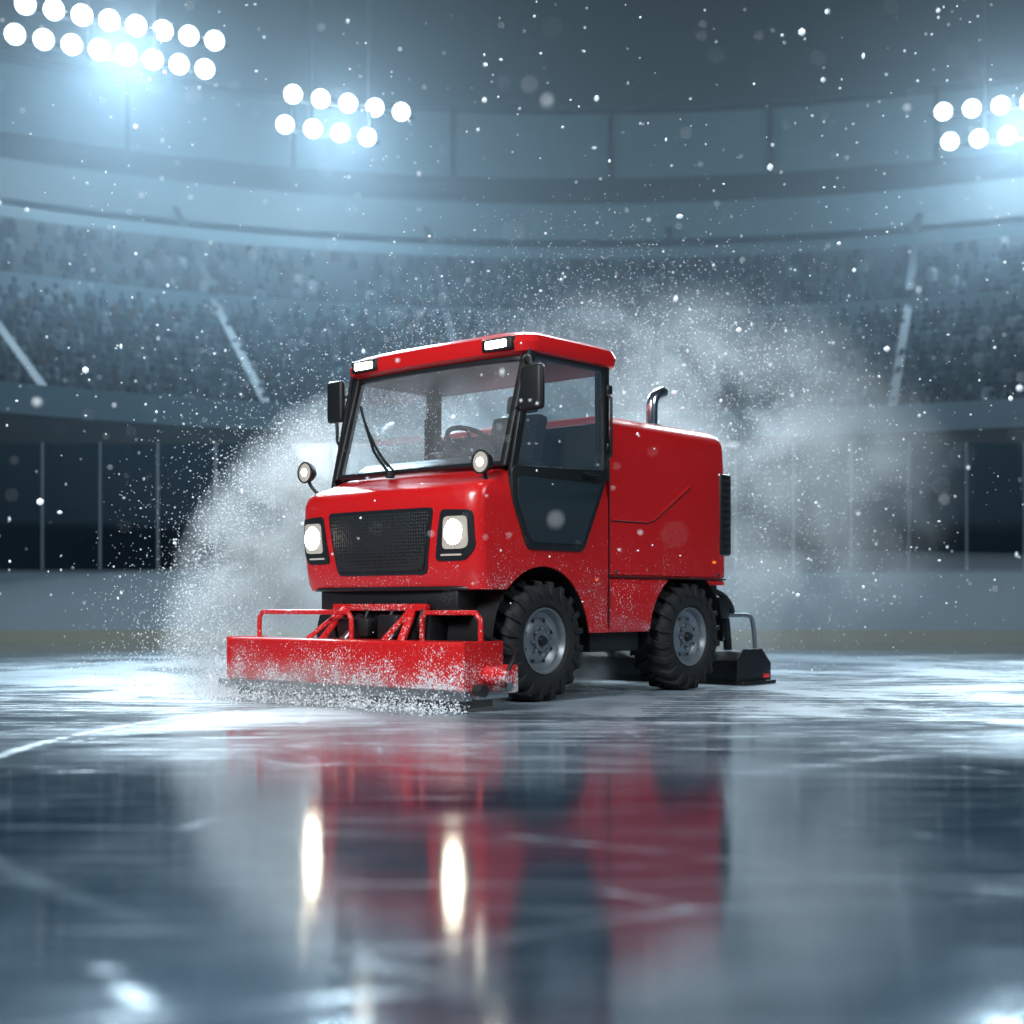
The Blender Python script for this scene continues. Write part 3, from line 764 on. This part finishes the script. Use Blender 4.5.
cloud('snow_spray_cloud',(-.95,10.7,.10),(1.80,.75,2.25),vol_mat('spray_fan',6.0,(.96,.98,1),.45,[(0,.2),(.5,.45),(.75,1),(1.0,0)],2.6,.37,.74))
cloud('snow_spray_cloud',(1.35,12.2,1.60),(2.7,.9,1.9),vol_mat('spray_back',2.3,(.96,.98,1),.45,[(0,1),(.5,.5),(1.0,0)],1.3,.38,.76))
cloud('snow_spray_cloud',W(1.0,-.15,.02),(.45,1.55,.28),vol_mat('blade_mist',5.0,(.96,.98,1),.2,[(0,1),(.5,.5),(1.0,0)],4,.30,.66),RZ)
cloud('ground_mist',(3,17.6,0),(13,4.5,1.3),vol_mat('ice_mist',.04,(.85,.93,1),.2))

# ================================================================== SNOW PARTICLES
bm=bmesh.new(); bmesh.ops.create_icosphere(bm,subdivisions=1,radius=1)
icov=np.array([v_.co[:] for v_ in bm.verts]); icof=np.array([[v_.index for v_ in f.verts] for f in bm.faces]); bm.free()
octv=np.array([(1,0,0),(-1,0,0),(0,1,0),(0,-1,0),(0,0,1),(0,0,-1)],float)
octf=np.array([(0,2,4),(2,1,4),(1,3,4),(3,0,4),(2,0,5),(1,2,5),(3,1,5),(0,3,5)])
def flakes(name,P,S,bv,bf,smooth=False):
    n=len(P); st=rng.uniform(.6,1.4,(n,1,3)); k=len(bv)
    V=(P[:,None,:]+bv[None]*S[:,None,None]*st).reshape(-1,3)
    F=(bf[None]+ (np.arange(n)*k)[:,None,None]).reshape(-1,3)
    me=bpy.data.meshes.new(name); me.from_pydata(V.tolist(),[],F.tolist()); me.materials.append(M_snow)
    if smooth: me.polygons.foreach_set('use_smooth',[True]*len(me.polygons))
    o=bpy.data.objects.new(name,me); col.objects.link(o); return o
n=1700
Y=1.6+rng.random(n)**1.0*18; X=(rng.random(n)-.5)*.95*Y; Z=.6+rng.random(n)*(.4+.5*Y)
S=rng.uniform(.003,.0075,n)*np.where(rng.random(n)>.92,2.3,1); S*=np.clip(Y/7,.36,1.6)
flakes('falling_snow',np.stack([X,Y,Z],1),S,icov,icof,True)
A=[]
n=13000; th=rng.uniform(.0,math.pi*.62,n); rr=1-np.abs(rng.normal(0,.24,n)); rr=np.where(rng.random(n)<.24,rr+rng.random(n)*.42,rr)
A.append(np.stack([-.95-1.65*rr*np.cos(th),10.5+rng.normal(0,.35,n),.12+2.1*rr*np.sin(th)],1))
n=4200; t=rng.random(n); A.append(np.stack([-1.0+3.4*t,11.2+rng.normal(0,.5,n),2.30+.60*np.sin(t*math.pi)**.8+rng.normal(0,.38,n)],1))
n=7500; A.append(np.stack([rng.normal(1.65,.90,n),12+rng.normal(0,.6,n),np.abs(rng.normal(1.7,.85,n))],1))
n=4600; b=rng.uniform(-1.25,1.15,n); a=1.02+np.abs(rng.normal(0,.16,n)); z=np.abs(rng.exponential(.05,n))
A.append(np.array(ORG)[None]+np.outer(a,np.array(FX))+np.outer(b,np.array(LX))+np.outer(z,[0,0,1]))
n=3600; b=-1.05-np.abs(rng.exponential(.45,n)); a=rng.uniform(.5,1.1,n); z=np.abs(rng.exponential(.20,n))
A.append(np.array(ORG)[None]+np.outer(a,np.array(FX))+np.outer(b,np.array(LX))+np.outer(z,[0,0,1]))
P=np.concatenate(A); P=P[P[:,2]>.005]
S=rng.uniform(.0018,.0046,len(P))*np.where(rng.random(len(P))>.95,1.9,1)
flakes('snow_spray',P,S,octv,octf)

# ================================================================== LIGHTS
def area(name,loc,target,size,energy,color,spec=1):
    l=bpy.data.lights.new(name,'AREA'); l.shape='DISK'; l.size=size; l.energy=energy; l.color=color; l.specular_factor=spec
    o=bpy.data.objects.new(name,l); col.objects.link(o); o.location=loc
    o.rotation_euler=(Vector(target)-Vector(loc)).to_track_quat('-Z','Y').to_euler(); return o
def spot(name,loc,target,deg,energy,color,spec=1,soft=.6):
    l=bpy.data.lights.new(name,'SPOT'); l.energy=energy; l.color=color; l.spot_size=math.radians(deg); l.spot_blend=1; l.shadow_soft_size=soft; l.specular_factor=spec
    o=bpy.data.objects.new(name,l); col.objects.link(o); o.location=loc; o.rotation_euler=(Vector(target)-Vector(loc)).to_track_quat('-Z','Y').to_euler(); return o
area('overhead_key_light',(-4.5,2.0,6.0),(-.3,9.5,1),3.5,720,(.95,.98,1))
area('overhead_fill_light',(5.5,3.5,7),(.6,9.8,1),4,330,(.85,.94,1))
area('overhead_rim_light',(1,17,9.5),(0,10.5,1.2),4,1000,(.75,.9,1))
spot('spray_backlight',(-5,19,8.5),(-.9,10.6,1.3),34,6500,(.82,.94,1),.1)
spot('spray_backlight',(6,20,8.5),(1.6,12.2,1.7),36,3600,(.80,.93,1),.1)
spot('stand_wash_light',(2.5,20,16),(2.5,48,12.5),140,1700,(.52,.80,1))
w=bpy.data.worlds.new('arena_ambient'); scene.world=w; w.use_nodes=True
bg=w.node_tree.nodes['Background']; bg.inputs[0].default_value=(.07,.17,.26,1); bg.inputs[1].default_value=.20

# ================================================================== CAMERA
cd=bpy.data.cameras.new('camera'); cd.lens=1400/1024*36; cd.sensor_width=36; cd.shift_y=93/1024
cd.dof.use_dof=True; cd.dof.focus_distance=8.9; cd.dof.aperture_fstop=1.2; cd.clip_end=300
co=bpy.data.objects.new('camera',cd); col.objects.link(co); co.location=(0,0,.6); co.rotation_euler=(math.pi/2,0,0); scene.camera=co
